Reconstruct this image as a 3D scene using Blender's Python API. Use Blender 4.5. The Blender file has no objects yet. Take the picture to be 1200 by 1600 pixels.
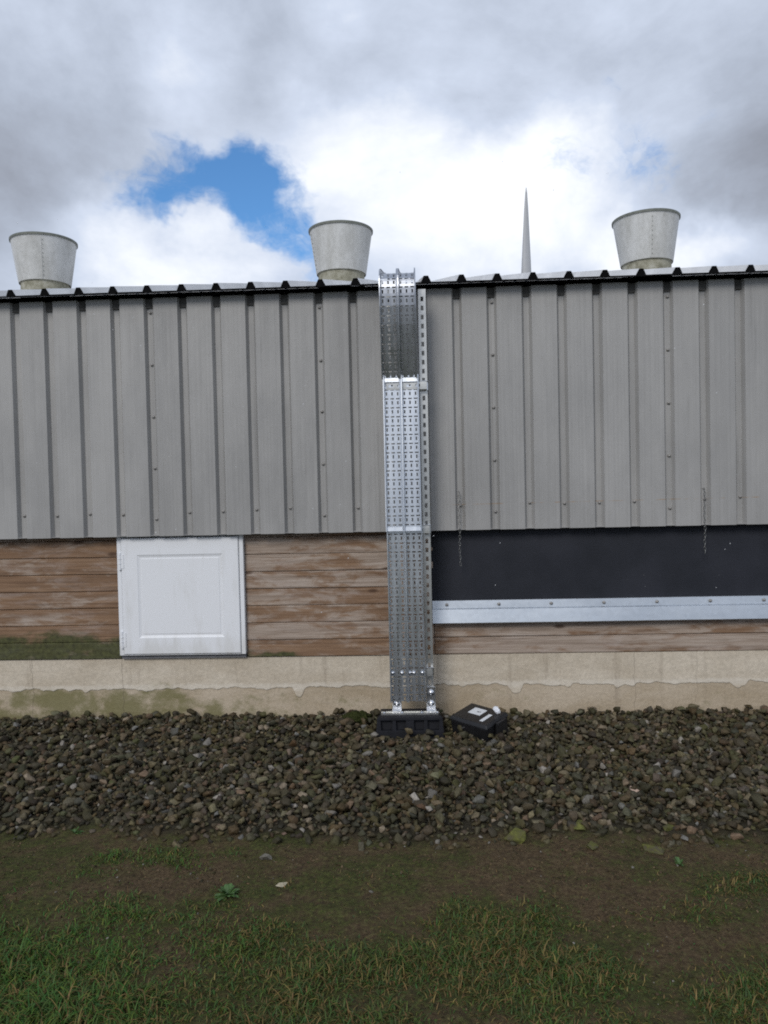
import bpy, bmesh, math, random
import numpy as np
from mathutils import Vector, Matrix, noise as mn

random.seed(7)
rng = np.random.default_rng(11)
S = bpy.context.scene
C = S.collection
R = math.radians

# ------------------------------------------------------------------ camera
EYE = Vector((0.0, -4.487, 1.308))
YAW, PITCH, ROLL, FPX = -0.0425, -0.0265, -0.0221, 1205.0
c_f = Vector((math.sin(YAW)*math.cos(PITCH), math.cos(YAW)*math.cos(PITCH), math.sin(PITCH)))
c_r = Vector((math.cos(YAW), -math.sin(YAW), 0))
c_u = c_r.cross(c_f)
c_r2 = c_r*math.cos(ROLL) + c_u*math.sin(ROLL)
c_u2 = -c_r*math.sin(ROLL) + c_u*math.cos(ROLL)
cam_d = bpy.data.cameras.new('camera')
cam = bpy.data.objects.new('camera', cam_d)
C.objects.link(cam)
M = Matrix((c_r2, c_u2, -c_f)).transposed().to_4x4()
M.translation = EYE
cam.matrix_world = M
cam_d.sensor_fit = 'VERTICAL'
cam_d.sensor_height = 36.0
cam_d.lens = 36.0*FPX/1600.0
cam_d.clip_end = 2000
S.camera = cam


def sight(px, py):
    """direction of a viewing ray, used to measure the photograph"""
    return (c_r2*((px-600)/FPX) - c_u2*((py-800)/FPX) + c_f).normalized()


# ------------------------------------------------------------------ node helper
class Nt:
    def __init__(s, tree):
        s.t = tree; s.n = tree.nodes; s.l = tree.links

    def add(s, kind, **kw):
        n = s.n.new(kind)
        for k, v in kw.items():
            setattr(n, k, v)
        return n

    def put(s, sock, v):
        if v is None:
            return
        if isinstance(v, bpy.types.NodeSocket):
            s.l.new(v, sock)
        elif isinstance(v, (tuple, list)) and len(v) == 3 and sock.type == 'RGBA':
            sock.default_value = (*v, 1)
        else:
            sock.default_value = v

    def math(s, op, a, b=None, c=None, clamp=False):
        n = s.add('ShaderNodeMath', operation=op, use_clamp=clamp)
        for i, v in enumerate((a, b, c)):
            s.put(n.inputs[i], v)
        return n.outputs[0]

    def vmath(s, op, a, b=None):
        n = s.add('ShaderNodeVectorMath', operation=op)
        s.put(n.inputs[0], a)
        if b is not None:
            if op == 'SCALE':
                s.put(n.inputs['Scale'], b)
            else:
                s.put(n.inputs[1], b)
        return n.outputs['Value'] if op in ('LENGTH', 'DISTANCE', 'DOT_PRODUCT') else n.outputs['Vector']

    def noise(s, vec, scale, detail=4, rough=0.55, dist=0.0, col=False):
        n = s.add('ShaderNodeTexNoise')
        s.put(n.inputs['Vector'], vec)
        n.inputs['Scale'].default_value = scale
        n.inputs['Detail'].default_value = detail
        n.inputs['Roughness'].default_value = rough
        n.inputs['Distortion'].default_value = dist
        return n.outputs['Color' if col else 'Fac']

    def voro(s, vec, scale, feature='F1', out='Distance'):
        n = s.add('ShaderNodeTexVoronoi', feature=feature)
        s.put(n.inputs['Vector'], vec)
        n.inputs['Scale'].default_value = scale
        return n.outputs[out]

    def smooth(s, v, lo, hi, a=0.0, b=1.0):
        n = s.add('ShaderNodeMapRange', interpolation_type='SMOOTHSTEP')
        s.put(n.inputs['Value'], v)
        n.inputs['From Min'].default_value = lo; n.inputs['From Max'].default_value = hi
        n.inputs['To Min'].default_value = a; n.inputs['To Max'].default_value = b
        return n.outputs['Result']

    def ramp(s, v, stops):
        n = s.add('ShaderNodeValToRGB')
        s.put(n.inputs['Fac'], v)
        e = n.color_ramp.elements
        while len(e) < len(stops):
            e.new(0.5)
        for i, (p, c) in enumerate(stops):
            e[i].position = p; e[i].color = (*c, 1)
        return n.outputs['Color']

    def mix(s, f, a, b, mode='MIX'):
        n = s.add('ShaderNodeMix', data_type='RGBA', blend_type=mode)
        s.put(n.inputs[0], f); s.put(n.inputs[6], a); s.put(n.inputs[7], b)
        return n.outputs[2]

    def sep(s, v):
        n = s.add('ShaderNodeSeparateXYZ'); s.put(n.inputs[0], v)
        return n.outputs

    def comb(s, x, y, z):
        n = s.add('ShaderNodeCombineXYZ')
        for i, v in enumerate((x, y, z)):
            s.put(n.inputs[i], v)
        return n.outputs[0]


# ------------------------------------------------------------------ world
SUN_EL, SUN_AZ = R(36), R(200)          # behind the camera, a little to the left; azimuth from +Y
W = bpy.data.worlds.new('World'); S.world = W
W.use_nodes = True
w = Nt(W.node_tree)
for n in list(w.n):
    w.n.remove(n)
sky = w.add('ShaderNodeTexSky', sky_type='NISHITA')
sky.sun_disc = False
sky.sun_elevation = SUN_EL; sky.sun_rotation = SUN_AZ
sky.air_density = 1.0; sky.dust_density = 0.6; sky.ozone_density = 1.6
STR = 0.10
tc = w.add('ShaderNodeTexCoord').outputs['Generated']
D0 = w.vmath('NORMALIZE', tc)
wn = w.noise(D0, 3.2, 6, 0.58, col=True)
wob = w.vmath('SCALE', w.vmath('SUBTRACT', wn, (0.5, 0.5, 0.5)), 0.26)
D1 = w.vmath('ADD', D0, wob)


def blob(px, py, rx, ry, hard=0.0, src=None):
    """a soft patch of cloud or clear sky in one direction of the sky"""
    c = sight(px, py)
    d = w.vmath('SUBTRACT', src or D1, tuple(c))
    d = w.vmath('MULTIPLY', d, (FPX/rx, 6.0, FPX/ry))
    return w.smooth(w.vmath('LENGTH', d), 1.0, hard)


def total(items):
    acc = None
    for amp, b in items:
        v = w.math('MULTIPLY', b, amp)
        acc = v if acc is None else w.math('ADD', acc, v)
    return acc


# stretch the puffs flat, as seen in cloud layers
Dl = w.vmath('MULTIPLY', D0, (1.0, 1.0, 1.6))
n1 = w.noise(Dl, 2.6, 9, 0.60, 0.35)
n2 = w.noise(Dl, 7.0, 8, 0.62, 0.2)
v = w.math('ADD', 0.49, w.math('MULTIPLY', w.math('SUBTRACT', n1, 0.5), 1.1))
v = w.math('ADD', v, w.math('MULTIPLY', w.math('SUBTRACT', n2, 0.5), 0.42))
bl = total([(0.42, blob(700, 330, 420, 190)), (0.40, blob(250, 410, 260, 110)),
            (0.22, blob(310, 110, 120, 100)), (0.28, blob(1010, 400, 300, 80)),
            (0.25, blob(850, 290, 160, 110)),
            (-0.42, blob(1165, 205, 175, 150)), (0.18, blob(1130, 400, 150, 60)), (-0.24, blob(70, 250, 210, 200)),
            (-0.14, blob(460, 120, 260, 80)), (-0.12, blob(900, 120, 200, 70))])
v = w.math('ADD', v, bl)
cloud = w.ramp(v, [(0.0, (0.245, 0.265, 0.315)), (0.35, (0.405, 0.455, 0.55)), (0.62, (0.565, 0.63, 0.755)), (0.95, (0.88, 0.91, 0.96))])
cloud = w.vmath('SCALE', cloud, 1.0/STR)
hole = total([(0.95, blob(312, 285, 115, 75, 0.0)), (1.05, blob(405, 350, 100, 125, 0.05)), (0.55, blob(240, 300, 70, 70, 0.1)), (0.6, blob(460, 420, 90, 70, 0.1)),
              (0.16, blob(930, 265, 180, 120)), (-0.75, blob(285, 415, 130, 75, 0.3)), (-0.35, blob(330, 240, 60, 40))])
n4 = w.noise(w.vmath('ADD', Dl, wob), 15.0, 8, 0.66, 0.4)
hole = w.math('ADD', hole, w.math('MULTIPLY', w.math('SUBTRACT', n2, 0.56), 1.3))
hole = w.math('ADD', hole, w.math('MULTIPLY', w.math('SUBTRACT', n4, 0.5), 1.35))
# broken cover elsewhere: a few clear gaps follow the same noise all round the sky
n3 = w.noise(D0, 1.3, 5, 0.55)
hole = w.math('ADD', hole, w.smooth(n3, 0.64, 0.80, 0.0, 0.8))
hole = w.smooth(hole, 0.18, 1.0)
blue = w.vmath('MULTIPLY', sky.outputs[0], (0.62, 1.0, 1.30))
mixc = w.mix(hole, cloud, blue)
bg = w.add('ShaderNodeBackground')
w.put(bg.inputs['Color'], mixc); bg.inputs['Strength'].default_value = STR
w.l.new(bg.outputs[0], w.add('ShaderNodeOutputWorld').inputs['Surface'])

# ------------------------------------------------------------------ sun
sun_d = bpy.data.lights.new('sun', 'SUN')
sun_d.energy = 1.5; sun_d.angle = R(22); sun_d.color = (1.0, 0.96, 0.90)
sun = bpy.data.objects.new('sun', sun_d); C.objects.link(sun)
sdir = Vector((math.sin(SUN_AZ)*math.cos(SUN_EL), math.cos(SUN_AZ)*math.cos(SUN_EL), math.sin(SUN_EL)))
sun.rotation_euler = sdir.to_track_quat('Z', 'Y').to_euler()
sun.location = (-3, -8, 12)

S.view_settings.view_transform = 'Standard'
S.view_settings.look = 'None'
S.view_settings.exposure = 0.22
S.view_settings.gamma = 1.0
S.view_settings.use_curve_mapping = False
S.render.engine = 'CYCLES'
S.cycles.use_denoising = False
S.cycles.filter_width = 1.9
S.cycles.max_bounces = 6


# ------------------------------------------------------------------ materials
def material(name, rough=0.6, metal=0.0, spec=0.5):
    m = bpy.data.materials.new(name); m.use_nodes = True
    t = Nt(m.node_tree)
    b = t.n['Principled BSDF']
    b.inputs['Roughness'].default_value = rough
    b.inputs['Metallic'].default_value = metal
    b.inputs['Specular IOR Level'].default_value = spec
    t.b = b
    t.pos = t.add('ShaderNodeNewGeometry').outputs['Position']
    t.rnd = t.add('ShaderNodeObjectInfo').outputs['Random']
    return m, t


def bump(t, h, strength=0.3, dist=0.01):
    n = t.add('ShaderNodeBump')
    n.inputs['Strength'].default_value = strength; n.inputs['Distance'].default_value = dist
    t.put(n.inputs['Height'], h)
    t.put(t.b.inputs['Normal'], n.outputs[0])


def plain(name, col, rough=0.6, metal=0.0, var=0.15, scale=20, spec=0.5, bmp=0.0):
    m, t = material(name, rough, metal, spec)
    nz = t.noise(t.pos, scale, 5)
    k = t.smooth(nz, 0.3, 0.7, 1-var, 1+var)
    t.put(t.b.inputs['Base Color'], t.vmath('SCALE', col, k))
    if bmp:
        bump(t, t.noise(t.pos, scale*4, 4), bmp, 0.004)
    return m


# grey painted cladding: faint vertical rolling marks, dust, a thin ochre chalk line on the right
m_clad, t = material('cladding_paint', 0.42, 0.0, 0.45)
st = t.noise(t.vmath('MULTIPLY', t.pos, (90, 90, 0.6)), 1.0, 3)
du = t.noise(t.vmath('MULTIPLY', t.pos, (3, 3, 1.2)), 1.0, 6, 0.6)
fl = t.noise(t.pos, 260, 2)
dirt = t.noise(t.vmath('MULTIPLY', t.pos, (26, 26, 1.1)), 1.0, 5, 0.65)
k = t.math('ADD', t.smooth(st, 0.3, 0.7, -0.05, 0.05), t.smooth(du, 0.3, 0.7, 0.90, 1.08))
k = t.math('ADD', k, t.smooth(fl, 0.35, 0.65, -0.04, 0.04))
k = t.math('SUBTRACT', k, t.smooth(dirt, 0.54, 0.80, 0, 0.20))
sx, sy, sz = t.sep(t.pos)
k = t.math('ADD', k, t.math('MULTIPLY', t.math('SUBTRACT', t.rnd, 0.5), 0.07))
base = t.vmath('SCALE', (0.315, 0.311, 0.305), k)
ln = t.math('ABSOLUTE', t.math('SUBTRACT', sz, t.math('ADD', 1.222, t.math('MULTIPLY', sx, 0.004))))
ln = t.math('MULTIPLY', t.smooth(ln, 0.0045, 0.001), t.smooth(t.noise(t.pos, 14, 4), 0.45, 0.62))
ln = t.math('MULTIPLY', ln, t.smooth(sx, 0.1, 0.3, 0, 0.55))
t.put(t.b.inputs['Base Color'], t.mix(ln, base, (0.30, 0.18, 0.08)))
t.put(t.b.inputs['Roughness'], t.smooth(du, 0.3, 0.7, 0.30, 0.50))
bump(t, t.math('ADD', t.math('MULTIPLY', st, 0.35), t.math('MULTIPLY', t.noise(t.vmath('MULTIPLY', t.pos, (5, 5, 1.6)), 1.0, 3), 5.0)), 0.22, 0.008)

m_roof = plain('roof_sheet_paint', (0.58, 0.58, 0.58), 0.45, 0, 0.12, 3)
m_black = plain('black_foam_filler', (0.006, 0.006, 0.007), 0.9, 0, 0.2, 30, 0.1)
m_groove_shade = plain('groove_shade_grey', (0.085, 0.083, 0.080), 0.9, 0, 0.2, 30, 0.1)  # dark grey for the eave shade put into the groove tops
m_soffit = plain('dark_steel', (0.02, 0.02, 0.022), 0.7, 0, 0.2, 20)
m_screw = plain('painted_screw', (0.30, 0.29, 0.28), 0.4, 0.2, 0.15, 60)

# weathered softwood boards
m_wood, t = material('weathered_boards', 0.75, 0, 0.3)
off = t.comb(t.math('MULTIPLY', t.rnd, 37.0), 0.0, t.math('MULTIPLY', t.rnd, 11.0))
p = t.vmath('ADD', t.pos, off)
gr = t.noise(t.vmath('MULTIPLY', p, (2.2, 20, 70)), 1.0, 6, 0.65, 0.4)
gr2 = t.noise(t.vmath('MULTIPLY', p, (6, 60, 260)), 1.0, 4, 0.6)
big = t.noise(t.vmath('MULTIPLY', p, (2.3, 4, 9)), 1.0, 5, 0.62, 0.6)
wth = t.math('ADD', t.math('MULTIPLY', big, 1.0), t.math('MULTIPLY', t.math('SUBTRACT', t.rnd, 0.5), 0.26))
sx, sy, sz = t.sep(t.pos)
wth = t.math('ADD', wth, t.smooth(sx, -0.25, 0.35, -0.035, 0.17))
worn = t.ramp(gr, [(0.25, (0.17, 0.125, 0.095)), (0.5, (0.33, 0.262, 0.212)), (0.75, (0.45, 0.385, 0.33))])
stain = t.ramp(gr, [(0.25, (0.105, 0.060, 0.035)), (0.5, (0.205, 0.123, 0.073)), (0.75, (0.30, 0.193, 0.120))])
spots = t.noise(t.vmath('MULTIPLY', p, (5.5, 4, 15)), 1.0, 6, 0.68, 0.8)
wth = t.math('ADD', wth, t.math('MULTIPLY', t.math('SUBTRACT', spots, 0.5), 0.75))
col = t.mix(t.smooth(wth, 0.38, 0.62), stain, worn)
bleach = t.noise(t.vmath('MULTIPLY', t.vmath('ADD', p, (7, 0, 3)), (3.2, 4, 13)), 1.0, 7, 0.7, 0.5)
col = t.mix(t.smooth(bleach, 0.48, 0.82, 0, 0.45), col, (0.47, 0.42, 0.40))
kn = t.voro(t.vmath('MULTIPLY', p, (3.6, 1, 9.5)), 1.0)
col = t.mix(t.smooth(kn, 0.17, 0.06, 0, 0.8), col, (0.06, 0.03, 0.018))
col = t.mix(t.smooth(gr2, 0.52, 0.72, 0, 0.5), col, (0.10, 0.07, 0.05), 'MIX')
al = t.noise(t.vmath('MULTIPLY', t.pos, (4.5, 4, 9)), 1.0, 6, 0.65)
lowz = t.math('ADD', sz, t.smooth(sx, -2.0, -0.3, -0.02, 0.16))
alg = t.math('ADD', al, t.smooth(lowz, 0.60, 0.40, -0.5, 0.22))
alg = t.math('MULTIPLY', t.smooth(alg, 0.45, 0.68, 0, 0.92), t.smooth(sx, 0.05, -0.05))
col = t.mix(alg, col, t.ramp(t.noise(t.pos, 40, 4), [(0.3, (0.022, 0.028, 0.010)), (0.7, (0.075, 0.085, 0.028))]))
t.put(t.b.inputs['Base Color'], col)
bump(t, t.math('ADD', gr, t.math('MULTIPLY', gr2, 0.5)), 0.45, 0.004)

# concrete plinth: upper render coat and the older base below it
def concrete(name, c0, c1, green, gx):
    m, t = material(name, 0.85, 0, 0.25)
    a = t.noise(t.vmath('MULTIPLY', t.pos, (2.2, 2, 5)), 1.0, 7, 0.65, 0.3)
    f = t.noise(t.pos, 55, 5, 0.7)
    col = t.mix(t.smooth(a, 0.3, 0.7), c0, c1)
    col = t.vmath('SCALE', col, t.smooth(f, 0.25, 0.75, 0.86, 1.10))
    dr = t.noise(t.vmath('MULTIPLY', t.pos, (16, 2, 1.6)), 1.0, 5, 0.65)
    col = t.mix(t.smooth(dr, 0.55, 0.75, 0, 0.38), col, (0.20, 0.16, 0.115))
    sx, sy, sz = t.sep(t.pos)
    g = t.noise(t.vmath('MULTIPLY', t.pos, (5, 5, 7)), 1.0, 6, 0.68)
    g = t.math('ADD', g, t.smooth(sx, gx[0], gx[1], gx[2], gx[3]))
    g = t.math('ADD', g, t.smooth(sz, 0.22, 0.05, -0.12, 0.08))
    col = t.mix(t.smooth(g, 0.48, 0.70, 0, green), col, (0.13, 0.125, 0.040))
    if name.endswith('render'):
        ef = t.noise(t.vmath('MULTIPLY', t.pos, (11, 4, 15)), 1.0, 6, 0.7, 0.5)
        bandz = t.smooth(t.math('ABSOLUTE', t.math('SUBTRACT', sz, 0.150)), 0.050, 0.006, -0.35, 0.22)
        col = t.mix(t.smooth(t.math('ADD', ef, bandz), 0.42, 0.80, 0, 0.6), col, (0.64, 0.59, 0.51))
    pit = t.voro(t.pos, 38)
    col = t.mix(t.math('MULTIPLY', t.smooth(pit, 0.16, 0.06), t.smooth(t.noise(t.pos, 9, 2), 0.55, 0.7, 0, 0.6)), col, (0.10, 0.08, 0.06))
    cx = t.math('ADD', sx, t.math('MULTIPLY', t.math('SUBTRACT', t.noise(t.vmath('MULTIPLY', t.pos, (1, 1, 14)), 1.0, 4), 0.5), 0.05))
    ck = None
    for x0, wd in ((1.262, 0.0022), (-1.80, 0.003), (-2.36, 0.003), (1.62, 0.0014)):
        d = t.smooth(t.math('ABSOLUTE', t.math('SUBTRACT', cx, x0)), wd, wd*0.3)
        ck = d if ck is None else t.math('MAXIMUM', ck, d)
    col = t.mix(t.math('MULTIPLY', ck, 0.45), col, (0.07, 0.055, 0.04))
    t.put(t.b.inputs['Base Color'], col)
    bump(t, t.math('ADD', f, t.math('MULTIPLY', a, 1.5)), 0.5, 0.006)
    return m


m_render = concrete('plinth_render', (0.47, 0.405, 0.315), (0.58, 0.515, 0.42), 0.55, (-2.0, 0.2, -0.02, -0.20))
m_base = concrete('plinth_base', (0.36, 0.29, 0.20), (0.48, 0.405, 0.31), 0.75, (-2.4, 0.3, 0.10, -0.16))
m_upvc, t = material('white_plastic', 0.35, 0, 0.5)
sx, sy, sz = t.sep(t.pos)
a = t.noise(t.vmath('MULTIPLY', t.pos, (14, 14, 3)), 1.0, 6, 0.65)
g = t.math('ADD', a, t.smooth(sz, 0.52, 0.36, 0, 0.22))
t.put(t.b.inputs['Base Color'], t.mix(t.smooth(g, 0.52, 0.80, 0, 0.30), (0.74, 0.755, 0.785), (0.42, 0.40, 0.34)))
m_seal = plain('grey_gasket', (0.16, 0.16, 0.17), 0.6)
m_gap = plain('dark_opening', (0.01, 0.01, 0.01), 0.9)

m_curt, t = material('black_curtain_fabric', 0.68, 0, 0.35)
wv = t.noise(t.vmath('MULTIPLY', t.pos, (40, 40, 260)), 1.0, 3)
cl = t.noise(t.pos, 2.5, 6, 0.6)
sp = t.voro(t.pos, 26)
col = t.mix(t.smooth(cl, 0.3, 0.7), (0.010, 0.012, 0.018), (0.020, 0.022, 0.031))
col = t.mix(t.math('MULTIPLY', t.smooth(sp, 0.07, 0.03), t.smooth(t.noise(t.pos, 5, 2), 0.55, 0.68)), col, (0.22, 0.22, 0.22))
t.put(t.b.inputs['Base Color'], col)
bump(t, t.math('ADD', wv, t.math('MULTIPLY', cl, 3)), 0.2, 0.004)


def galv(name, c, rough, spangle=70.0, streak=(30, 30, 2)):
    m, t = material(name, rough, 1.0)
    s1 = t.voro(t.pos, spangle, 'F1', 'Color')
    s2 = t.noise(t.vmath('MULTIPLY', t.pos, streak), 1.0, 5, 0.6)
    k = t.math('ADD', t.math('MULTIPLY', t.sep(s1)[0], 0.07), t.smooth(s2, 0.3, 0.7, 0.86, 0.98))
    t.put(t.b.inputs['Base Color'], t.vmath('SCALE', c, k))
    t.put(t.b.inputs['Roughness'], t.math('ADD', t.smooth(s2, 0.3, 0.7, rough-0.02, rough+0.05), t.math('MULTIPLY', t.sep(s1)[1], 0.03)))
    return m


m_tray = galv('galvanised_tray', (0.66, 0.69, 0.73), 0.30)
m_bend = galv('darkened_galvanised_bend', (0.46, 0.48, 0.52), 0.36)  # same tray metal, colour darkened to stand in for the bend's dimmer reflection
m_strut = galv('galvanised_strut', (0.60, 0.60, 0.58), 0.36)
m_flash = galv('galvanised_flashing', (0.62, 0.665, 0.72), 0.42, 45, (1.6, 4, 6))
m_bolt = galv('zinc_bolt', (0.75, 0.76, 0.78), 0.22, 200)
m_chain = galv('zinc_chain', (0.36, 0.36, 0.35), 0.45, 200)
m_rubber = plain('black_rubber', (0.007, 0.0075, 0.011), 0.7, 0, 0.25, 25, 0.3, 0.3)
m_box = plain('black_box_plastic', (0.011, 0.011, 0.012), 0.40, 0, 0.25, 15, 0.45, 0.15)
m_label = plain('paper_label', (0.62, 0.64, 0.66), 0.5, 0, 0.06, 40)
m_ink = plain('dark_print', (0.08, 0.08, 0.09), 0.6)
m_bag = plain('crumpled_white_plastic', (0.66, 0.68, 0.72), 0.35, 0, 0.1, 30)

m_vent, t = material('dirty_fibreglass', 0.5, 0, 0.4)
sx, sy, sz = t.sep(t.pos)
a = t.noise(t.vmath('MULTIPLY', t.pos, (5, 5, 1.6)), 1.0, 6, 0.65)
f = t.noise(t.pos, 24, 4)
col = t.mix(t.smooth(a, 0.32, 0.7), (0.57, 0.575, 0.565), (0.43, 0.43, 0.41))
col = t.vmath('SCALE', col, t.smooth(f, 0.3, 0.7, 0.94, 1.05))
sp = t.math('MULTIPLY', t.smooth(t.voro(t.vmath('MULTIPLY', t.pos, (4, 4, 2.2)), 1.0), 0.22, 0.08), t.smooth(t.noise(t.pos, 7, 4), 0.48, 0.62))
col = t.mix(t.math('MULTIPLY', sp, 0.35), col, (0.16, 0.15, 0.12))
t.put(t.b.inputs['Base Color'], col)
m_collar, t = material('mossy_collar', 0.8, 0, 0.2)
a = t.noise(t.pos, 9, 6, 0.7)
t.put(t.b.inputs['Base Color'], t.ramp(a, [(0.3, (0.12, 0.115, 0.08)), (0.5, (0.27, 0.26, 0.20)), (0.7, (0.40, 0.395, 0.34))]))
m_rim = plain('dull_green_rim', (0.13, 0.14, 0.12), 0.6)
m_turb = plain('white_turbine_paint', (0.40, 0.41, 0.43), 0.4, 0, 0.02, 2)

# stones, soil, grass
m_stone, t = material('wet_stone', 0.6, 0, 0.22)
at_ = t.add('ShaderNodeAttribute', attribute_name='tint').outputs['Color']
f = t.noise(t.pos, 130, 5, 0.65)
mo = t.noise(t.pos, 7, 5, 0.65)
col = t.vmath('SCALE', at_, t.smooth(f, 0.25, 0.75, 0.62, 1.32))
col = t.mix(t.smooth(mo, 0.50, 0.70, 0, 0.45), col, (0.045, 0.044, 0.015))
t.put(t.b.inputs['Base Color'], col)
t.put(t.b.inputs['Roughness'], t.smooth(mo, 0.3, 0.7, 0.50, 0.75))
bump(t, f, 0.5, 0.006)

m_mossy, t = material('mossy_stone_skin', 0.85, 0, 0.2)
a = t.noise(t.pos, 26, 6, 0.65)
t.put(t.b.inputs['Base Color'], t.ramp(a, [(0.36, (0.075, 0.066, 0.042)), (0.5, (0.090, 0.092, 0.026)), (0.66, (0.150, 0.155, 0.040))]))
bump(t, t.noise(t.pos, 120, 4), 0.6, 0.006)

m_soil, t = material('mud_and_moss', 0.85, 0, 0.25)
bed = t.add('ShaderNodeAttribute', attribute_name='bed').outputs['Fac']
turf = t.add('ShaderNodeAttribute', attribute_name='turf').outputs['Fac']
a = t.noise(t.pos, 1.9, 7, 0.65, 0.4)
b_ = t.noise(t.pos, 9, 7, 0.7)
f = t.noise(t.pos, 60, 8, 0.78)
mud = t.ramp(f, [(0.33, (0.026, 0.016, 0.008)), (0.5, (0.078, 0.052, 0.026)), (0.68, (0.150, 0.106, 0.060))])
moss = t.ramp(f, [(0.34, (0.014, 0.015, 0.003)), (0.52, (0.048, 0.054, 0.012)), (0.70, (0.105, 0.112, 0.030))])
mk = t.math('ADD', t.math('MULTIPLY', t.math('SUBTRACT', f, 0.5), 0.35), 0.0)
mk = t.math('ADD', t.math('ADD', mk, t.math('MULTIPLY', a, 0.6)), t.math('MULTIPLY', b_, 0.5))
mk = t.math('ADD', mk, t.math('MULTIPLY', turf, 0.16))
col = t.mix(t.smooth(mk, 0.47, 0.66), mud, moss)
col = t.mix(bed, col, t.ramp(f, [(0.3, (0.013, 0.011, 0.007)), (0.7, (0.045, 0.038, 0.022))]))
sx, sy, sz = t.sep(t.pos)
far = t.smooth(t.vmath('LENGTH', t.comb(sx, sy, 0.0)), 5.0, 9.0)
col = t.mix(far, col, t.ramp(a, [(0.3, (0.030, 0.036, 0.016)), (0.7, (0.058, 0.062, 0.028))]))
t.put(t.b.inputs['Base Color'], col)
bump(t, t.math('ADD', f, t.math('MULTIPLY', b_, 1.5)), 0.9, 0.012)

m_grass, t = material('grass_blade', 0.6, 0, 0.25)
at_ = t.add('ShaderNodeAttribute', attribute_name='tint').outputs['Color']
t.put(t.b.inputs['Base Color'], at_)
m_weed = plain('weed_leaf', (0.045, 0.10, 0.022), 0.5, 0, 0.3, 60)


# ------------------------------------------------------------------ mesh helpers
def mesh(name, verts, faces, smooth=False, tidy=False):
    me = bpy.data.meshes.new(name)
    me.from_pydata([tuple(q) for q in verts], [], [tuple(f) for f in faces])
    if tidy:
        bm = bmesh.new(); bm.from_mesh(me)
        bmesh.ops.recalc_face_normals(bm, faces=bm.faces)
        bm.to_mesh(me); bm.free()
    me.update()
    if smooth:
        me.polygons.foreach_set('use_smooth', [True]*len(me.polygons))
    return me


def obj(name, me, mat=None, parent=None, loc=(0, 0, 0), rot=(0, 0, 0)):
    o = bpy.data.objects.new(name, me); C.objects.link(o)
    if mat is not None and not me.materials:
        me.materials.append(mat)
    if parent is not None:
        o.parent = parent
    o.location = loc; o.rotation_euler = rot
    return o


def thing(name, label, cat, loc=(0, 0, 0), rot=(0, 0, 0), group=None):
    o = bpy.data.objects.new(name, None); C.objects.link(o)
    o.empty_display_size = 0.1
    o.location = loc; o.rotation_euler = rot
    return tag(o, label, cat, group)


def tag(o, label, cat, group=None):
    o['label'] = label; o['category'] = cat
    if group:
        o['group'] = group
    return o


class MB:
    def __init__(s):
        s.v = []; s.f = []

    def raw(s, vs, fs):
        b = len(s.v); s.v += [tuple(q) for q in vs]; s.f += [tuple(i+b for i in f) for f in fs]

    def box(s, x0, x1, y0, y1, z0, z1):
        s.raw([(x0, y0, z0), (x1, y0, z0), (x1, y1, z0), (x0, y1, z0), (x0, y0, z1), (x1, y0, z1), (x1, y1, z1), (x0, y1, z1)],
              [(0, 3, 2, 1), (4, 5, 6, 7), (0, 1, 5, 4), (1, 2, 6, 5), (2, 3, 7, 6), (3, 0, 4, 7)])

    def lathe(s, prof, n=32, c=(0, 0, 0), close=False):
        vs = []; fs = []
        for r, z in prof:
            for k in range(n):
                a = 2*math.pi*k/n
                vs.append((c[0]+r*math.cos(a), c[1]+r*math.sin(a), c[2]+z))
        for i in range(len(prof)-1):
            for k in range(n):
                k2 = (k+1) % n
                fs.append((i*n+k, i*n+k2, (i+1)*n+k2, (i+1)*n+k))
        s.raw(vs, fs)

    def tube(s, pts, r, n=8, cap=True):
        pts = [Vector(q) for q in pts]
        vs = []; fs = []
        for i, q in enumerate(pts):
            d = (pts[min(i+1, len(pts)-1)]-pts[max(i-1, 0)]).normalized()
            u = d.cross(Vector((0, 0, 1)) if abs(d.z) < 0.9 else Vector((0, 1, 0))).normalized(); w_ = d.cross(u)
            rr = r[i] if isinstance(r, (list, tuple)) else r
            for k in range(n):
                a = 2*math.pi*k/n
                vs.append(q+u*math.cos(a)*rr+w_*math.sin(a)*rr)
        for i in range(len(pts)-1):
            for k in range(n):
                k2 = (k+1) % n
                fs.append((i*n+k, i*n+k2, (i+1)*n+k2, (i+1)*n+k))
        if cap:
            fs.append(tuple(range(n))[::-1]); fs.append(tuple((len(pts)-1)*n+k for k in range(n)))
        s.raw(vs, fs)

    def mesh(s, name, smooth=False, bevel=0.0, seg=2):
        me = mesh(name, s.v, s.f, smooth, True)
        if bevel:
            bm = bmesh.new(); bm.from_mesh(me)
            bmesh.ops.bevel(bm, geom=[e for e in bm.edges if len(e.link_faces) == 2 and e.calc_face_angle() > 0.5], offset=bevel, segments=seg, profile=0.7, affect='EDGES', clamp_overlap=True)
            bm.to_mesh(me); bm.free()
        return me


def box_mesh(name, x0, x1, y0, y1, z0, z1, bevel=0.0, seg=2):
    m = MB(); m.box(x0, x1, y0, y1, z0, z1); return m.mesh(name, False, bevel, seg)


def solid(o, th, offset=-1):
    md = o.modifiers.new('thickness', 'SOLIDIFY'); md.thickness = th; md.offset = offset
    return o


def weighted_smooth(me, ang=0.6):
    me.polygons.foreach_set('use_smooth', [True]*len(me.polygons))
    bm = bmesh.new(); bm.from_mesh(me)
    for e in bm.edges:
        e.smooth = len(e.link_faces) == 2 and e.calc_face_angle() < ang
    bm.to_mesh(me); bm.free()
    return me


def sstep(a, b, x):
    q = min(1, max(0, (x-a)/(b-a))); return q*q*(3-2*q)


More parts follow.
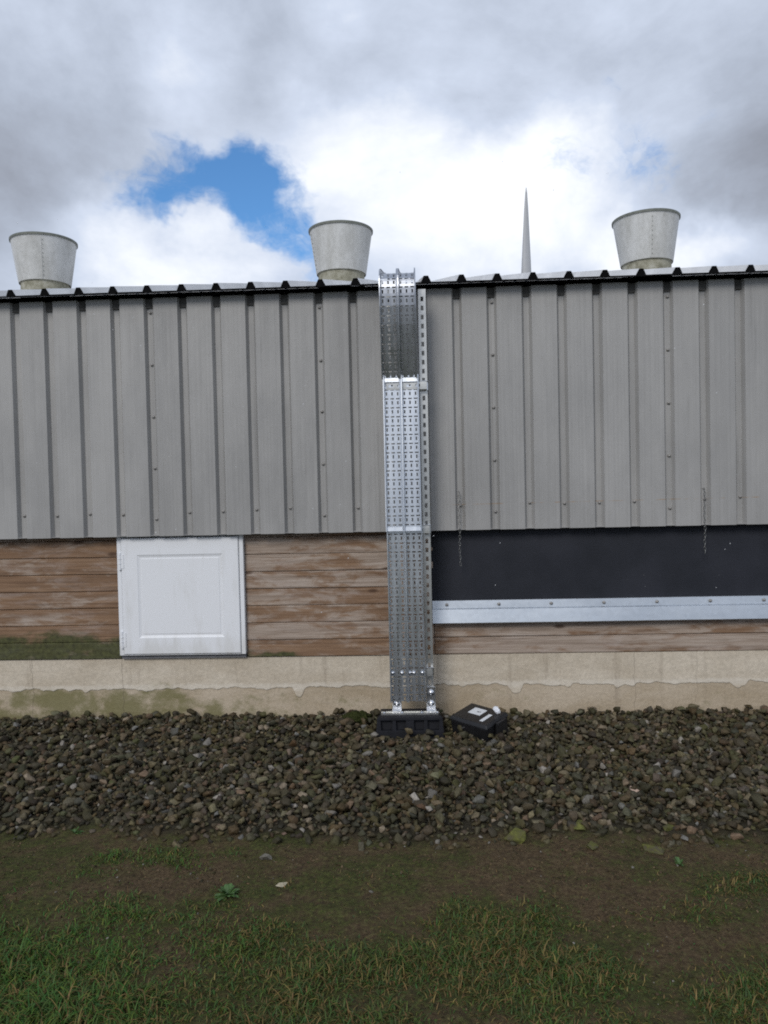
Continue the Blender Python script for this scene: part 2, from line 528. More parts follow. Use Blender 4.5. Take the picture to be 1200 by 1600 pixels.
# ------------------------------------------------------------------ ground
def edge_y(x):
    return -1.46 + 0.09*mn.noise((x*1.1, 3.1, 0)) + 0.07*mn.noise((x*4.0, 9.7, 0)) + 0.03*mn.noise((x*11, 2.7, 0)) - 0.05*math.exp(-((x+0.02)/0.25)**2)


def ground_z(x, y):
    e = edge_y(x)
    z = -0.062 + 0.018*mn.noise((x*1.7, y*1.7, 1.0)) + 0.010*mn.noise((x*5.5, y*5.5, 4.0)) + 0.006*mn.noise((x*15, y*15, 8.0)) + (0.0045*mn.noise((x*38, y*38, 8.0)) if -3 < y < -1.2 else 0)
    q = sstep(e-0.06, e+0.10, y)
    bedz = -0.034 + 0.012*mn.noise((x*2.3, y*2.3, 12.0)) - 0.020*math.exp(-((y+0.42)/0.16)**2)*sstep(0.2, -0.6, x)
    if y < -4.2 or abs(x) > 6:
        z = z*0.6-0.025
    return z*(1-q)+bedz*q


def axis(fine0, fine1, step, far0, far1):
    a = list(np.arange(fine0, fine1+1e-6, step))
    s, q = step*2, a[0]
    lo = []
    while q > far0:
        q -= s; s *= 1.5; lo.append(q)
    s, q = step*2, a[-1]
    hi = []
    while q < far1:
        q += s; s *= 1.5; hi.append(q)
    return lo[::-1]+a+hi


def turf_w(x, y):
    """how much grass grows here, 0 to 1"""
    n = mn.noise((x*2.1+4, y*3.4, 2.0))*1.05 + mn.noise((x*5.3, y*7.5, 6.0))*0.45 + mn.noise((x*13, y*15, 3.0))*0.25
    front = sstep(-1.78, -2.45, y)
    left = 0.34*sstep(-0.35, -0.9, x)*sstep(-1.78, -2.0, y)
    right = 0.22*sstep(0.25, 0.8, x)
    return min(1, max(0, 0.22*sstep(-2.15, -2.6, y) + front*0.84 + left + right*front - 0.25 + n*1.1))


gx = axis(-2.3, 2.3, 0.016, -260, 260)
gy = axis(-3.0, -1.25, 0.016, -260, 420)
gv = [(x, y, ground_z(x, y)) for y in gy for x in gx]
nx = len(gx)
gf = [(j*nx+i, j*nx+i+1, (j+1)*nx+i+1, (j+1)*nx+i) for j in range(len(gy)-1) for i in range(nx-1)]
me = mesh('ground', gv, gf, True)
at1 = me.attributes.new('bed', 'FLOAT', 'POINT')
at1.data.foreach_set('value', [sstep(edge_y(q[0])-0.05, edge_y(q[0])+0.05, q[1]) if q[1] < 0.5 else 0.0 for q in gv])
at2 = me.attributes.new('turf', 'FLOAT', 'POINT')
at2.data.foreach_set('value', [turf_w(q[0], q[1]) for q in gv])
ground = obj('ground', me, m_soil); ground['kind'] = 'structure'

# ------------------------------------------------------------------ barn
barn = thing('livestock_barn', 'long low farm building with grey ribbed cladding over weathered boards and a concrete plinth', 'building')
X0, X1 = -9.046, 8.954          # extent of the cladding
CB, CT = 1.074, 2.470           # bottom and top of cladding
SLOPE = math.atan(0.2640)
LAP0 = -1.546                   # a side lap of the sheets


def groove_profile():
    """one metre of sheet from lap centre to lap centre: (x, depth) with grooves pressed inwards"""
    pr = [(0.0, 0.028), (0.016, 0.028), (0.030, 0.0)]
    for k in range(1, 6):
        g = 0.2*k
        pr += [(g-0.030, 0.0), (g-0.016, 0.028)]
        if k < 5:
            pr += [(g+0.016, 0.028), (g+0.030, 0.0)]
    pr += [(1.0, 0.028)]
    return pr


pr = groove_profile()
me = mesh('cladding_sheet', [(x, d, z) for z in (CB, CT) for x, d in pr], [(i, i+1, len(pr)+i+1, len(pr)+i) for i in range(len(pr)-1)])
me_lap = box_mesh('sheet_lap', -0.0005, 0.0178, 0.0235, 0.0262, CB-0.002, CT-0.01)
sm = MB(); sm.lathe([(0.0, -0.010), (0.0055, -0.0095), (0.0058, -0.004), (0.0095, -0.0035), (0.010, 0.0), (0.0, 0.0005)], 10)
me_screw = sm.mesh('screw', True)
me_groove_shade = box_mesh('groove_top_shade', -0.0225, 0.0225, 0.015, 0.027, CT-0.055, CT-0.002)  # block added in each groove top to stand in for eave shade
for k in range(-7, 11):
    x = LAP0+k
    cs = obj('cladding_sheet', me, m_clad, barn, (x, 0.0015*(k % 2), 0))
    solid(cs, 0.002, 1)
    if -3 < x < 2.6:
        obj('lap_edge', me_lap, m_clad, cs)
        for z in (1.175, 1.478, 1.781, 2.084, 2.387):
            obj('screw', me_screw, m_screw, cs, (0.004, 0.0235, z+random.uniform(-.003, .003)), (R(-90), 0, 0))
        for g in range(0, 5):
            obj('groove_top_shade', me_groove_shade, m_groove_shade, cs, (0.2*g, 0, 0))
        for g in range(1, 5):
            obj('screw', me_screw, m_screw, cs, (0.2*g+0.003, 0.0265, 1.222+0.004*x+random.uniform(-.008, .008)), (R(-90), 0, 0))

# roof
RB = 0.0995+LAP0+0.026          # rib offset


def rib_profile(h, y=0):
    pts = [(0.0, 0.0)]
    for k in range(5):
        c = 0.1+0.2*k
        pts += [(c-0.029, 0), (c-0.012, h), (c+0.012, h), (c+0.029, 0)]
    pts.append((1.0, 0))
    return pts


RL = 10.2
rp = rib_profile(0.034)
me = mesh('roof_sheet', [(x, y, z) for y in (0, RL) for x, z in rp], [(i, i+1, len(rp)+i+1, len(rp)+i) for i in range(len(rp)-1)])
fp = [(x, z-0.001) for x, z in rib_profile(0.0325)]
vs = [(x, y, z) for y in (0.004, 0.055) for x, z in fp] + [(x, y, -0.006) for y in (0.004, 0.055) for x in (0.0, 1.0)]
n = len(fp)
fm = mesh('profile_filler', vs, [tuple(range(n))+(2*n+1, 2*n), tuple(range(2*n-1, n-1, -1))+(2*n+2, 2*n+3), (2*n, 2*n+1, 2*n+3, 2*n+2)] + [(i, n+i, n+i+1, i+1) for i in range(n-1)])
for k in range(-8, 11):
    rs = obj('roof_sheet', me, m_roof, barn, (LAP0+k+0.0255-0.1+0.0, -0.085, 2.487+0.0008*(k % 2)), (SLOPE, 0, 0))
    obj('profile_filler', fm, m_black, rs, (0, 0, -0.0016))
ridge_y = -0.085+RL*math.cos(SLOPE); ridge_z = 2.487+RL*math.sin(SLOPE)
mb = MB(); mb.raw([(X0, ridge_y+.01, ridge_z+.03), (X1, ridge_y+.01, ridge_z+.03), (X1, 2*ridge_y, 2.45), (X0, 2*ridge_y, 2.45)], [(0, 1, 2, 3)])
solid(obj('rear_roof_slope', mb.mesh('rear_roof_slope'), m_roof, barn), 0.04)
for x in (X0+0.05, X1-0.02):
    mb = MB(); mb.raw([(x, 0.04, 0), (x, 2*ridge_y, 0), (x, 2*ridge_y, 2.42), (x, ridge_y, ridge_z-.02), (x, 0.04, 2.44)], [(0, 1, 2, 3, 4)])
    solid(obj('gable_wall', mb.mesh('gable_wall'), m_clad, barn), 0.03, 0)
obj('eaves_rail', box_mesh('eaves_rail', X0+.1, X1-.1, 0.035, 0.09, 2.36, 2.475), m_soffit, barn)
obj('cladding_rail', box_mesh('cladding_rail', X0+.1, X1-.1, 0.032, 0.075, 1.10, 1.19), m_soffit, barn)
obj('added_shade_strip', box_mesh('added_shade_strip', X0+.1, X1-.1, 0.003, 0.0400, 1.0765, 1.0795), m_clad, barn)  # added strip; closes groove bottoms so a straight shadow falls on the hatch
obj('rear_wall', box_mesh('rear_wall', X0+.1, X1-.1, 2*ridge_y-.1, 2*ridge_y-.05, 0, 2.4), m_clad, barn)

# plinth: base course and a render coat with a ragged lower edge
PZ = 0.334
obj('plinth_base', box_mesh('plinth_base', X0+.1, X1-.1, 0.090, 0.30, -0.3, PZ-0.004), m_base, barn)
xs = list(np.arange(-3.6, 3.6, 0.012))
low = []
for x in xs:
    q = 0.146 + 0.020*mn.noise((x*1.6, 0, 3)) + 0.014*mn.noise((x*7, 0, 5)) + 0.012*mn.noise((x*19, 0, 6)) + 0.006*mn.noise((x*46, 0, 6))
    d = mn.noise((x*6.2, 1, 9))+0.35*mn.noise((x*17, 2, 9))
    q -= 0.055*sstep(0.22, 0.62, d)
    low.append(q)
xs = [X0+.11]+xs+[X1-.11]; low = [0.15]+low+[0.15]
n = len(xs)
vs = [(x, 0.087, z) for x, z in zip(xs, low)] + [(x, 0.0855, z+0.004) for x, z in zip(xs, low)] + [(x, 0.0830, PZ-0.002) for x in xs] + [(x, 0.0905, z-0.001) for x, z in zip(xs, low)] + [(x, 0.0905, PZ-0.002) for x in xs]
fs = []
for i in range(n-1):
    fs += [(i, i+1, n+i+1, n+i), (n+i, n+i+1, 2*n+i+1, 2*n+i), (3*n+i, 3*n+i+1, i+1, i), (2*n+i, 2*n+i+1, 4*n+i+1, 4*n+i)]
obj('plinth_render', mesh('plinth_render', vs, fs), m_render, barn)

# boards
obj('backing_wall', box_mesh('backing_wall', X0+.12, X1-.12, 0.115, 0.16, PZ+.002, 2.30), m_gap, barn)


def plank_mesh(x0, x1, z0, z1, y):
    h = z1-z0
    pf = [(y+0.002, z0+0.001), (y, z0+0.004), (y+0.002, z1-0.006), (y+0.008, z1-0.001), (y+0.024, z1-0.0008), (y+0.024, z0+0.001)]
    n = max(2, int((x1-x0)/0.12)); vs = []
    ph = random.uniform(0, 50)
    for i in range(n+1):
        x = x0+(x1-x0)*i/n; d = 0.002*mn.noise((x*1.3+ph, z0*7, 0)); e = 0.0015*mn.noise((x*2.1+ph, 9, 0))
        vs += [(x, yy+d, zz+(e if 0 < j < 3 else e*0.4)) for j, (yy, zz) in enumerate(pf)]
    fs = []
    for i in range(n):
        for j in range(6):
            fs.append((i*6+j, i*6+(j+1) % 6, (i+1)*6+(j+1) % 6, (i+1)*6+j))
    fs += [(5, 4, 3, 2, 1, 0), tuple(n*6+j for j in range(6))]
    return mesh('plank', vs, fs, False, True)


PH = 0.1025
for (a, b) in ((X0+.13, -3.2), (-3.198, -1.800), (-1.032, 0.088)):
    for k in range(8):
        z0 = PZ+PH*k
        obj('plank', plank_mesh(a, b, z0, z0+PH, 0.074+random.uniform(-.001, .001)), m_wood, barn)
for (a, b) in ((0.092, 2.9), (2.903, X1-.13)):
    for k in range(2):
        z0 = PZ+PH*k
        obj('plank', plank_mesh(a, b, z0, z0+PH, 0.078), m_wood, barn)

# hatch door
DX0, DX1, DZ0, DZ1 = -1.796, -1.034, 0.359, 1.097


def ring_mesh(name, loops):
    """nested rectangles (x0, x1, z0, z1, y) bridged from the outside in, last one filled"""
    vs = []; fs = []
    for (x0, x1, z0, z1, y) in loops:
        vs += [(x0, y, z0), (x1, y, z0), (x1, y, z1), (x0, y, z1)]
    for i in range(len(loops)-1):
        for j in range(4):
            fs.append((i*4+j, i*4+(j+1) % 4, (i+1)*4+(j+1) % 4, (i+1)*4+j))
    return vs, fs, (len(loops)-1)*4


vs, fs, q = ring_mesh('leaf', [(-1.768, -1.062, 0.367, DZ1-.035, 0.070), (-1.768, -1.062, 0.367, DZ1-.035, 0.037), (-1.764, -1.066, 0.371, DZ1-.039, 0.034),
                               (-1.671, -1.158, 0.465, 0.962, 0.034), (-1.668, -1.161, 0.468, 0.959, 0.036), (-1.657, -1.172, 0.479, 0.948, 0.039), (-1.648, -1.181, 0.488, 0.939, 0.039)])
door = obj('door', mesh('door', vs, fs, False, True), m_upvc, barn)
door['label'] = 'white panelled plastic hatch door'
mb = MB(); mb.box(-1.649, -1.180, 0.0372, 0.06, 0.487, 0.940)
obj('door_panel', mb.mesh('door_panel', False, 0.003, 2), m_upvc, door)
mb = MB()
mb.box(DX0, -1.7705, 0.042, 0.0885, DZ0, DZ1)
mb.box(-1.0595, DX1, 0.042, 0.0885, DZ0, DZ1)
mb.box(-1.770, -1.060, 0.043, 0.088, DZ0-.001, 0.3655)
mb.box(-1.770, -1.060, 0.045, 0.088, DZ1-.030, DZ1-.001)
obj('door_frame', mb.mesh('door_frame', False, 0.002, 1), m_upvc, door)
obj('gasket', box_mesh('gasket', -1.0645, -1.0590, 0.046, 0.07, 0.366, DZ1-.035), m_seal, door)
obj('door_sill', box_mesh('door_sill', DX0+.004, DX1-.004, 0.066, 0.11, PZ+0.001, DZ0-.0005), m_seal, door)
for z in (0.455, 0.925):
    mb = MB(); mb.tube([(-1.776, 0.035, z-0.05), (-1.776, 0.035, z+0.05)], 0.0085, 10)
    mb.box(-1.775, -1.752, 0.0315, 0.0337, z-0.042, z+0.042)
    mb.tube([(-1.776, 0.035, z-0.012), (-1.776, 0.035, z-0.014)], 0.0105, 10); mb.tube([(-1.776, 0.035, z+0.014), (-1.776, 0.035, z+0.018)], 0.0105, 10)
    obj('hinge', mb.mesh('hinge'), m_upvc, door)

# inlet curtain and folded flashing
cx = list(np.arange(0.075, 8.8, 0.06)); cz = list(np.linspace(0.60, 1.30, 14))
vs = [(x, 0.070+0.008*mn.noise((x*1.1, z*1.6, 0))+0.005*mn.noise((x*7+z*2, z*1.5, 3)), z) for z in cz for x in cx]
n = len(cx)
solid(obj('inlet_curtain', mesh('inlet_curtain', vs, [(j*n+i, j*n+i+1, (j+1)*n+i+1, (j+1)*n+i) for j in range(len(cz)-1) for i in range(n-1)], True), m_curt, barn), 0.004, -1)
fxs = list(np.arange(0.080, 8.8, 0.10))
pf = [(0.062, 0.658), (0.052, 0.656), (0.046, 0.612), (0.042, 0.609), (0.038, 0.606), (0.026, 0.529), (0.030, 0.5245), (0.072, 0.5275)]
vs = [(x, y+0.0012*mn.noise((x*3, z*9, 0)), z+0.001*mn.noise((x*1.5, 4, 0))) for x in fxs for (y, z) in pf]
n = len(pf)
fl = obj('flashing', mesh('flashing', vs, [(i*n+j, i*n+j+1, (i+1)*n+j+1, (i+1)*n+j) for i in range(len(fxs)-1) for j in range(n-1)], False, True), m_flash, barn)
fl['label'] = 'folded galvanised strip under the black curtain'
solid(fl, 0.0015, 0)
for i in range(8):
    obj('screw', me_screw, m_bolt, fl, (0.165+0.305*i, 0.0455, 0.634), (R(-90), 0, 0))

# ------------------------------------------------------------------ ventilation chimneys on the roof
def chimney(x, y, label, tilt, seam):
    zb = 2.487+(y+0.085)*math.tan(SLOPE)+0.004
    t_ = thing('ventilation_chimney', label, 'roof vent', (x, y, zb), (R(tilt[0]), R(tilt[1]), 0), 'ventilation chimneys along the roof')
    mb = MB(); mb.lathe([(0.356, 0.150), (0.360, 0.160), (0.452, 0.735), (0.455, 0.742), (0.448, 0.744), (0.442, 0.735), (0.349, 0.160)], 56)
    obj('cone', weighted_smooth(mb.mesh('cone')), m_vent, t_)
    mb = MB(); mb.lathe([(0.334, -0.20), (0.334, 0.148), (0.342, 0.152), (0.342, 0.175), (0.30, 0.175)], 48)
    obj('collar', weighted_smooth(mb.mesh('collar')), m_collar, t_)
    mb = MB(); mb.lathe([(0.455, 0.722), (0.466, 0.724), (0.468, 0.750), (0.460, 0.757), (0.446, 0.755), (0.444, 0.744)], 56)
    obj('rim', weighted_smooth(mb.mesh('rim')), m_rim, t_)
    mb = MB()
    for k in range(9):
        mb.box(-0.0035, 0.0035, -0.378-0.0092*k, -0.362-0.0092*k, 0.20+0.057*k, 0.207+0.057*k)
    rv = obj('seam_rivets', mb.mesh('seam_rivets'), m_rim, t_, (0, 0, 0), (0, 0, R(seam+3))); rv['kind'] = 'stuff'
    mb = MB(); mb.raw([(-0.006, -0.367, 0.16), (0.006, -0.367, 0.16), (0.006, -0.4535, 0.722), (-0.006, -0.4535, 0.722), (-0.006, -0.355, 0.16), (0.006, -0.355, 0.16), (0.006, -0.445, 0.722), (-0.006, -0.445, 0.722)], [(0, 1, 2, 3), (0, 3, 7, 4), (1, 5, 6, 2)])
    obj('seam', mb.mesh('seam'), m_vent, t_, (0, 0, 0), (0, 0, R(seam)))
    mb = MB(); mb.raw([(-0.48, -0.52, -0.142+0.055), (0.48, -0.52, -0.142+0.055), (0.48, 0.5, 0.137+0.055), (-0.48, 0.5, 0.137+0.055)], [(0, 1, 2, 3)])
    solid(obj('roof_flashing', mb.mesh('roof_flashing'), m_roof, t_), 0.006)
    for o in t_.children:
        o.scale = (0.95, 0.95, 1.0)
    return t_


chimney(-5.135, 6.2, 'grey cone shaped roof vent standing alone above the boards beside the white hatch', (0, 0), 20)
chimney(-0.970, 6.2, 'grey cone shaped roof vent just beside the top of the metal cable tray', (0, 0.4), -70)
chimney(3.185, 6.2, 'stained cone shaped roof vent beyond the white turbine blade, with a dark side seam', (0, -0.5), -8)

# ------------------------------------------------------------------ wind turbine behind the roof
TB = EYE + sight(820.5, 462)*150.0/sight(820.5, 462).y
hubz = TB.z
turb = thing('wind_turbine', 'white wind turbine with one slender blade pointing straight up behind the roof', 'wind turbine', (TB.x, TB.y, 0))


def blade_mesh():
    st = [(0.0, .55, .55), (.6, .55, .55), (2.6, 1.00, .42), (6, .86, .30), (11, .62, .19), (16, .38, .10), (19, .18, .05), (19.9, .05, .02)]
    vs = []; fs = []; n = 14
    for (z, c, th) in st:
        for k in range(n):
            a = 2*math.pi*k/n
            vs.append((c*math.cos(a)+0.12*(1-z/20.)*0, th*math.sin(a), z))
    for i in range(len(st)-1):
        for k in range(n):
            fs.append((i*n+k, i*n+(k+1) % n, (i+1)*n+(k+1) % n, (i+1)*n+k))
    fs.append(tuple((len(st)-1)*n+k for k in range(n)))
    return mesh('blade', vs, fs, True)


bmz = blade_mesh()
for k in range(3):
    obj('blade', bmz, m_turb, turb, (0, -1.6, hubz), (0, R(0.9+120*k), 0))
mb = MB(); mb.tube([(0, 0, -0.3), (0, 0, hubz-0.6)], [1.1, 0.62], 24)
obj('tower', weighted_smooth(mb.mesh('tower')), m_turb, turb)
mb = MB(); mb.box(-.75, .75, -.9, 3.2, hubz-.75, hubz+.75)
obj('nacelle', mb.mesh('nacelle', False, .25, 3), m_turb, turb)
mb = MB(); mb.tube([(0, -2.5, hubz), (0, -2.3, hubz), (0, -1.8, hubz), (0, -0.9, hubz)], [.1, .45, .72, .78], 20)
obj('hub', weighted_smooth(mb.mesh('hub')), m_turb, turb)

# ------------------------------------------------------------------ cable tray riser
riser = thing('cable_tray_riser', 'perforated galvanised double cable tray climbing the wall from a black foot over the eaves', 'cable tray', (-0.07, -0.2, 0))
OX, OY = -0.07, -0.2            # the riser's own origin


def tray_mesh(path, width=0.0975, lip=0.026, pitch=0.05, phase=0.0):
    """a perforated tray along a path of (y, z); open side towards the outside. Holes are left out of the sheet."""
    P = [Vector((0, y, z)) for y, z in path]
    L = [0]
    for a, b in zip(P, P[1:]):
        L.append(L[-1]+(b-a).length)

    def frame(s):
        i = 0
        while i < len(P)-2 and s > L[i+1]:
            i += 1
        d = (P[i+1]-P[i]).normalized()
        return P[i]+d*(s-L[i]), d, Vector((0, -d.z, d.y))      # normal to the outside
    hw = width/2
    cols = [-hw]
    for c in (-0.031, 0.0, 0.031):
        cols += [c-0.0100, c-0.0042, c+0.0042, c+0.0100]
    cols.append(hw)
    rows = [(0.0, 0)]
    s = phase
    while s+pitch < L[-1]:
        rows += [(s+0.005, 'v'), (s+0.024, 0), (s+0.033, 'h'), (s+0.0405, 0)]
        s += pitch
    rows.append((L[-1], 0))
    rows = [r for r in rows if r[0] <= L[-1]]
    vs = []; fs = []
    nc = len(cols)
    for s, _ in rows:
        q, d, nrm = frame(s)
        vs += [q+Vector((c, 0, 0)) for c in cols]
    for j in range(len(rows)-1):
        kind = rows[j][1]
        for i in range(nc-1):
            k = (i-1) % 4 if i >= 1 else -1
            inslot = 1 <= i <= nc-3 and k in (0, 1, 2)
            if inslot and ((kind == 'v' and k == 1) or kind == 'h'):
                continue
            fs.append((j*nc+i, j*nc+i+1, (j+1)*nc+i+1, (j+1)*nc+i))
    for side in (0, nc-1):
        b = len(vs)
        for s, _ in rows:
            q, d, nrm = frame(s)
            x = cols[side]
            vs.append(q+Vector((x, 0, 0))+nrm*lip)
            vs.append(q+Vector((x+(0.006 if side == 0 else -0.006), 0, 0))+nrm*(lip+0.001))
        for j in range(len(rows)-1):
            fs.append((j*nc+side, (j+1)*nc+side, b+2*(j+1), b+2*j))
            fs.append((b+2*j, b+2*(j+1), b+2*(j+1)+1, b+2*j+1))
    return mesh('cable_tray', [(v_.x, v_.y-OY, v_.z) for v_ in vs], fs, False, True)


def roof_y(y):
    return 2.487+(y+0.085)*math.tan(SLOPE)+0.042


low_path = [(-0.196, 0.132), (-0.200, 1.112)]
mid_path = [(-0.222, 1.085), (-0.186, 1.95)]
bend = [(-0.190, 1.935), (-0.234, 2.09), (-0.266, 2.22), (-0.284, 2.31), (-0.291, 2.37), (-0.292, 2.41), (-0.288, 2.435), (-0.277, 2.462), (-0.256, 2.484), (-0.222, 2.502), (-0.18, 2.515), (-0.12, roof_y(-0.12)+0.012), (0.30, roof_y(0.30)), (2.4, roof_y(2.4))]
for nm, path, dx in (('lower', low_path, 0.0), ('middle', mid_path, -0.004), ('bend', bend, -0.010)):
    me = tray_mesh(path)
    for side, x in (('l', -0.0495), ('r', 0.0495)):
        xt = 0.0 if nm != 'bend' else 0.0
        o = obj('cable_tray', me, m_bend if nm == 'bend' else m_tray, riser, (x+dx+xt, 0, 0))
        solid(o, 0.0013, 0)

# splice plates with a bent lip at the joints
def splice(z, y, tilt):
    mb = MB()
    for x in (-0.0495, 0.0495):
        for (a, b) in ((-0.046, 0.046),):
            mb.raw([(x+a, y-OY-0.004, z-0.012), (x+b, y-OY-0.004, z-0.012), (x+b, y-OY-0.004+tilt, z+0.010), (x+a, y-OY-0.004+tilt, z+0.010)], [(0, 1, 2, 3)])
    o = obj('splice_plate', mb.mesh('splice_plate'), m_tray, riser, (-0.004, 0, 0))
    solid(o, 0.002, 0)


splice(1.100, -0.226, 0.003)
splice(1.925, -0.196, 0.003)

# two slotted strut posts behind the trays and three cross struts
def strut_mesh(L, w_=0.041, d=0.030, pitch=0.05):
    cols = [-w_/2, -0.0075, 0.0075, w_/2]
    rows = [(0, 0)]
    s = 0.012
    while s+pitch < L:
        rows += [(s, 'h'), (s+0.026, 0)]
        s += pitch
    rows.append((L, 0))
    vs = []; fs = []
    for z, _ in rows:
        vs += [(x, 0, z) for x in cols] + [(-w_/2, d, z), (w_/2, d, z), (-w_/2+.009, d, z), (w_/2-.009, d, z)]
    for j in range(len(rows)-1):
        a, b = j*8, (j+1)*8
        for i in range(3):
            if rows[j][1] == 'h' and i == 1:
                continue
            fs.append((a+i, a+i+1, b+i+1, b+i))
        fs += [(a+4, a, b, b+4), (a+3, a+5, b+5, b+3), (a+6, a+4, b+4, b+6), (a+5, a+7, b+7, b+5)]
    return mesh('strut_post', vs, fs, False, True)


sme = strut_mesh(2.33)
for x in (0.053+0.07, -0.085+0.07-0.047+0.0):
    o = obj('strut_post', sme, m_strut, riser, (x, 0.045, 0.10))
    solid(o, 0.002, 0)
cme = strut_mesh(0.225)
for z in (0.292, 1.092, 1.892):
    o = obj('cross_strut', cme, m_strut, riser, (-0.085, 0.010, z), (0, R(90), 0))
    solid(o, 0.002, 0)
    mb = MB(); mb.box(0.103, 0.147, 0.036, 0.042, z-0.024, z+0.022); mb.box(0.103, 0.147, 0.012, 0.042, z+0.0225, z+0.0265)
    br = obj('clamp_bracket', mb.mesh('clamp_bracket', False, .001, 1), m_bolt, riser)
bm_ = MB(); bm_.lathe([(0.0, -0.009), (0.0075, -0.0085), (0.0085, -0.002), (0.012, -0.0015), (0.012, 0.0), (0, 0.0004)], 12)
me_bolt = bm_.mesh('bolt', True)
for z in (0.292,):
    for x in (-0.083, -0.031, 0.012, 0.035, 0.083):
        obj('bolt', me_bolt, m_bolt, riser, (x, -0.0005, z), (R(-90), 0, 0))
for z in (0.292, 1.092, 1.892):
    obj('bolt', me_bolt, m_bolt, riser, (0.125, 0.036, z), (R(-90), 0, 0))
# feet brackets
for x, z0, z1, zs in ((-0.064, 0.082, 0.150, (0.112,)), (0.128, 0.082, 0.205, (0.112, 0.172))):
    mb = MB(); mb.box(x-0.026, x+0.026, 0.030, 0.035, z0, z1); mb.box(x-0.026, x+0.026, -0.03, 0.035, z0-0.0055, z0-0.0005)
    fb = obj('foot_bracket', mb.mesh('foot_bracket', False, .0015, 2), m_bolt, riser)
    for z in zs:
        b = obj('bolt', me_bolt, m_bolt, fb, (x, 0.0295, z), (R(-90), 0, 0)); b.scale = (1.5, 1.5, 1.3)
# rubber foot
foot_x0, foot_x1 = -0.180, 0.196
mb = MB()
yf, yb = -0.128, 0.075


def prism(mb, x0, x1, y0, y1, z0, z1, ix, iy):
    mb.raw([(x0, y0, z0), (x1, y0, z0), (x1, y1, z0), (x0, y1, z0), (x0+ix, y0+iy, z1), (x1-ix, y0+iy, z1), (x1-ix, y1-iy, z1), (x0+ix, y1-iy, z1)],
           [(0, 3, 2, 1), (4, 5, 6, 7), (0, 1, 5, 4), (1, 2, 6, 5), (2, 3, 7, 6), (3, 0, 4, 7)])


prism(mb, foot_x0+.004, foot_x1-.004, yf+.022, yb, -0.05, 0.074, 0.018, 0.014)
wd = (foot_x1-foot_x0)
for a, b in ((0.0, .10), (.235, .31), (.43, .57), (.69, .765), (.90, 1.0)):
    prism(mb, foot_x0+wd*a+(.002 if a else 0), foot_x0+wd*b, yf, yf+.045, -0.05, 0.0735, 0.004 if 0 < a < .9 else 0.010, 0.012)
prism(mb, foot_x0, foot_x1, yf-.002, yf+.05, -0.05, 0.006, 0.004, 0.003)
prism(mb, foot_x0+.012, foot_x1-.012, yf+.008, yf+.05, 0.060, 0.0765, 0.003, 0.002)
foot = obj('rubber_foot', mb.mesh('rubber_foot', False, .003, 2), m_rubber, riser)
foot['label'] = 'black ribbed rubber foot block'
mb = MB(); mb.box(foot_x0+.03, foot_x1-.03, -0.062, -0.021, 0.0725, 0.0775); mb.box(foot_x0+.03, foot_x1-.03, -0.062, -0.059, 0.0776, 0.083); mb.box(foot_x0+.03, foot_x1-.03, -0.024, -0.021, 0.0776, 0.083)
obj('foot_channel', mb.mesh('foot_channel'), m_strut, riser)
mb = MB(); mb.box(-0.10, 0.155, -0.021, 0.036, 0.0757, 0.0762)
for x in (-0.135, -0.035, 0.075, 0.160):
    obj('bolt', me_bolt, m_bolt, riser, (x, -0.045, 0.079), (0, 0, 0)).rotation_euler = (R(180), 0, 0)

# ------------------------------------------------------------------ black box on the gravel
box = thing('bait_box', 'black plastic box with a white label, lying tilted beside the rubber foot', 'box', (0.315, -0.285, 0.030), (R(9), R(3), R(-41)))
mb = MB(); prism(mb, -0.118, 0.118, -0.092, 0.100, -0.050, 0.034, -0.004, -0.003)
obj('tray_body', mb.mesh('tray_body', False, .012, 3), m_box, box)
mb = MB(); prism(mb, -0.127, 0.127, -0.100, 0.108, 0.0345, 0.054, 0.010, 0.010)
lid = obj('lid', mb.mesh('lid', False, .006, 3), m_box, box)
mb = MB(); mb.box(-0.062, 0.018, -0.012, 0.060, 0.0542, 0.0549)
lab = obj('label_sticker', mb.mesh('label_sticker'), m_label, lid)
mb = MB(); mb.box(-0.022, -0.008, 0.016, 0.026, 0.0551, 0.0554); mb.box(-0.006, 0.000, 0.019, 0.029, 0.0551, 0.0554)
obj('printed_mark', mb.mesh('printed_mark'), m_ink, lid)
mb = MB(); mb.box(0.052, 0.074, -0.062, 0.030, 0.0542, 0.0550)
obj('narrow_label', mb.mesh('narrow_label'), m_label, lid)
mb = MB(); mb.tube([(-0.04, -0.096, 0.0), (-0.04, -0.101, 0.0)], 0.007, 12)
obj('lock_plug', mb.mesh('lock_plug'), m_bolt, box)
mb = MB(); prism(mb, 0.128, 0.150, -0.03, 0.06, -0.03, 0.045, 0.003, 0.005)
obj('side_latch', mb.mesh('side_latch', False, .004, 2), m_box, box)
bm = bmesh.new(); bmesh.ops.create_icosphere(bm, subdivisions=3, radius=1)
for v_ in bm.verts:
    k = 1+0.45*mn.noise(v_.co*2.3)+0.25*mn.noise(v_.co*6)
    v_.co = Vector((v_.co.x*0.013*k, v_.co.y*0.026*k, v_.co.z*0.015*k))
me = bpy.data.meshes.new('crumpled_wrapper'); bm.to_mesh(me); bm.free()
wrap = obj('plastic_wrapper', me, m_bag, None, (0.412, -0.296, 0.107), (R(20), R(10), R(30)))
tag(wrap, 'small crumpled white plastic scrap on top of the black box', 'plastic scrap')

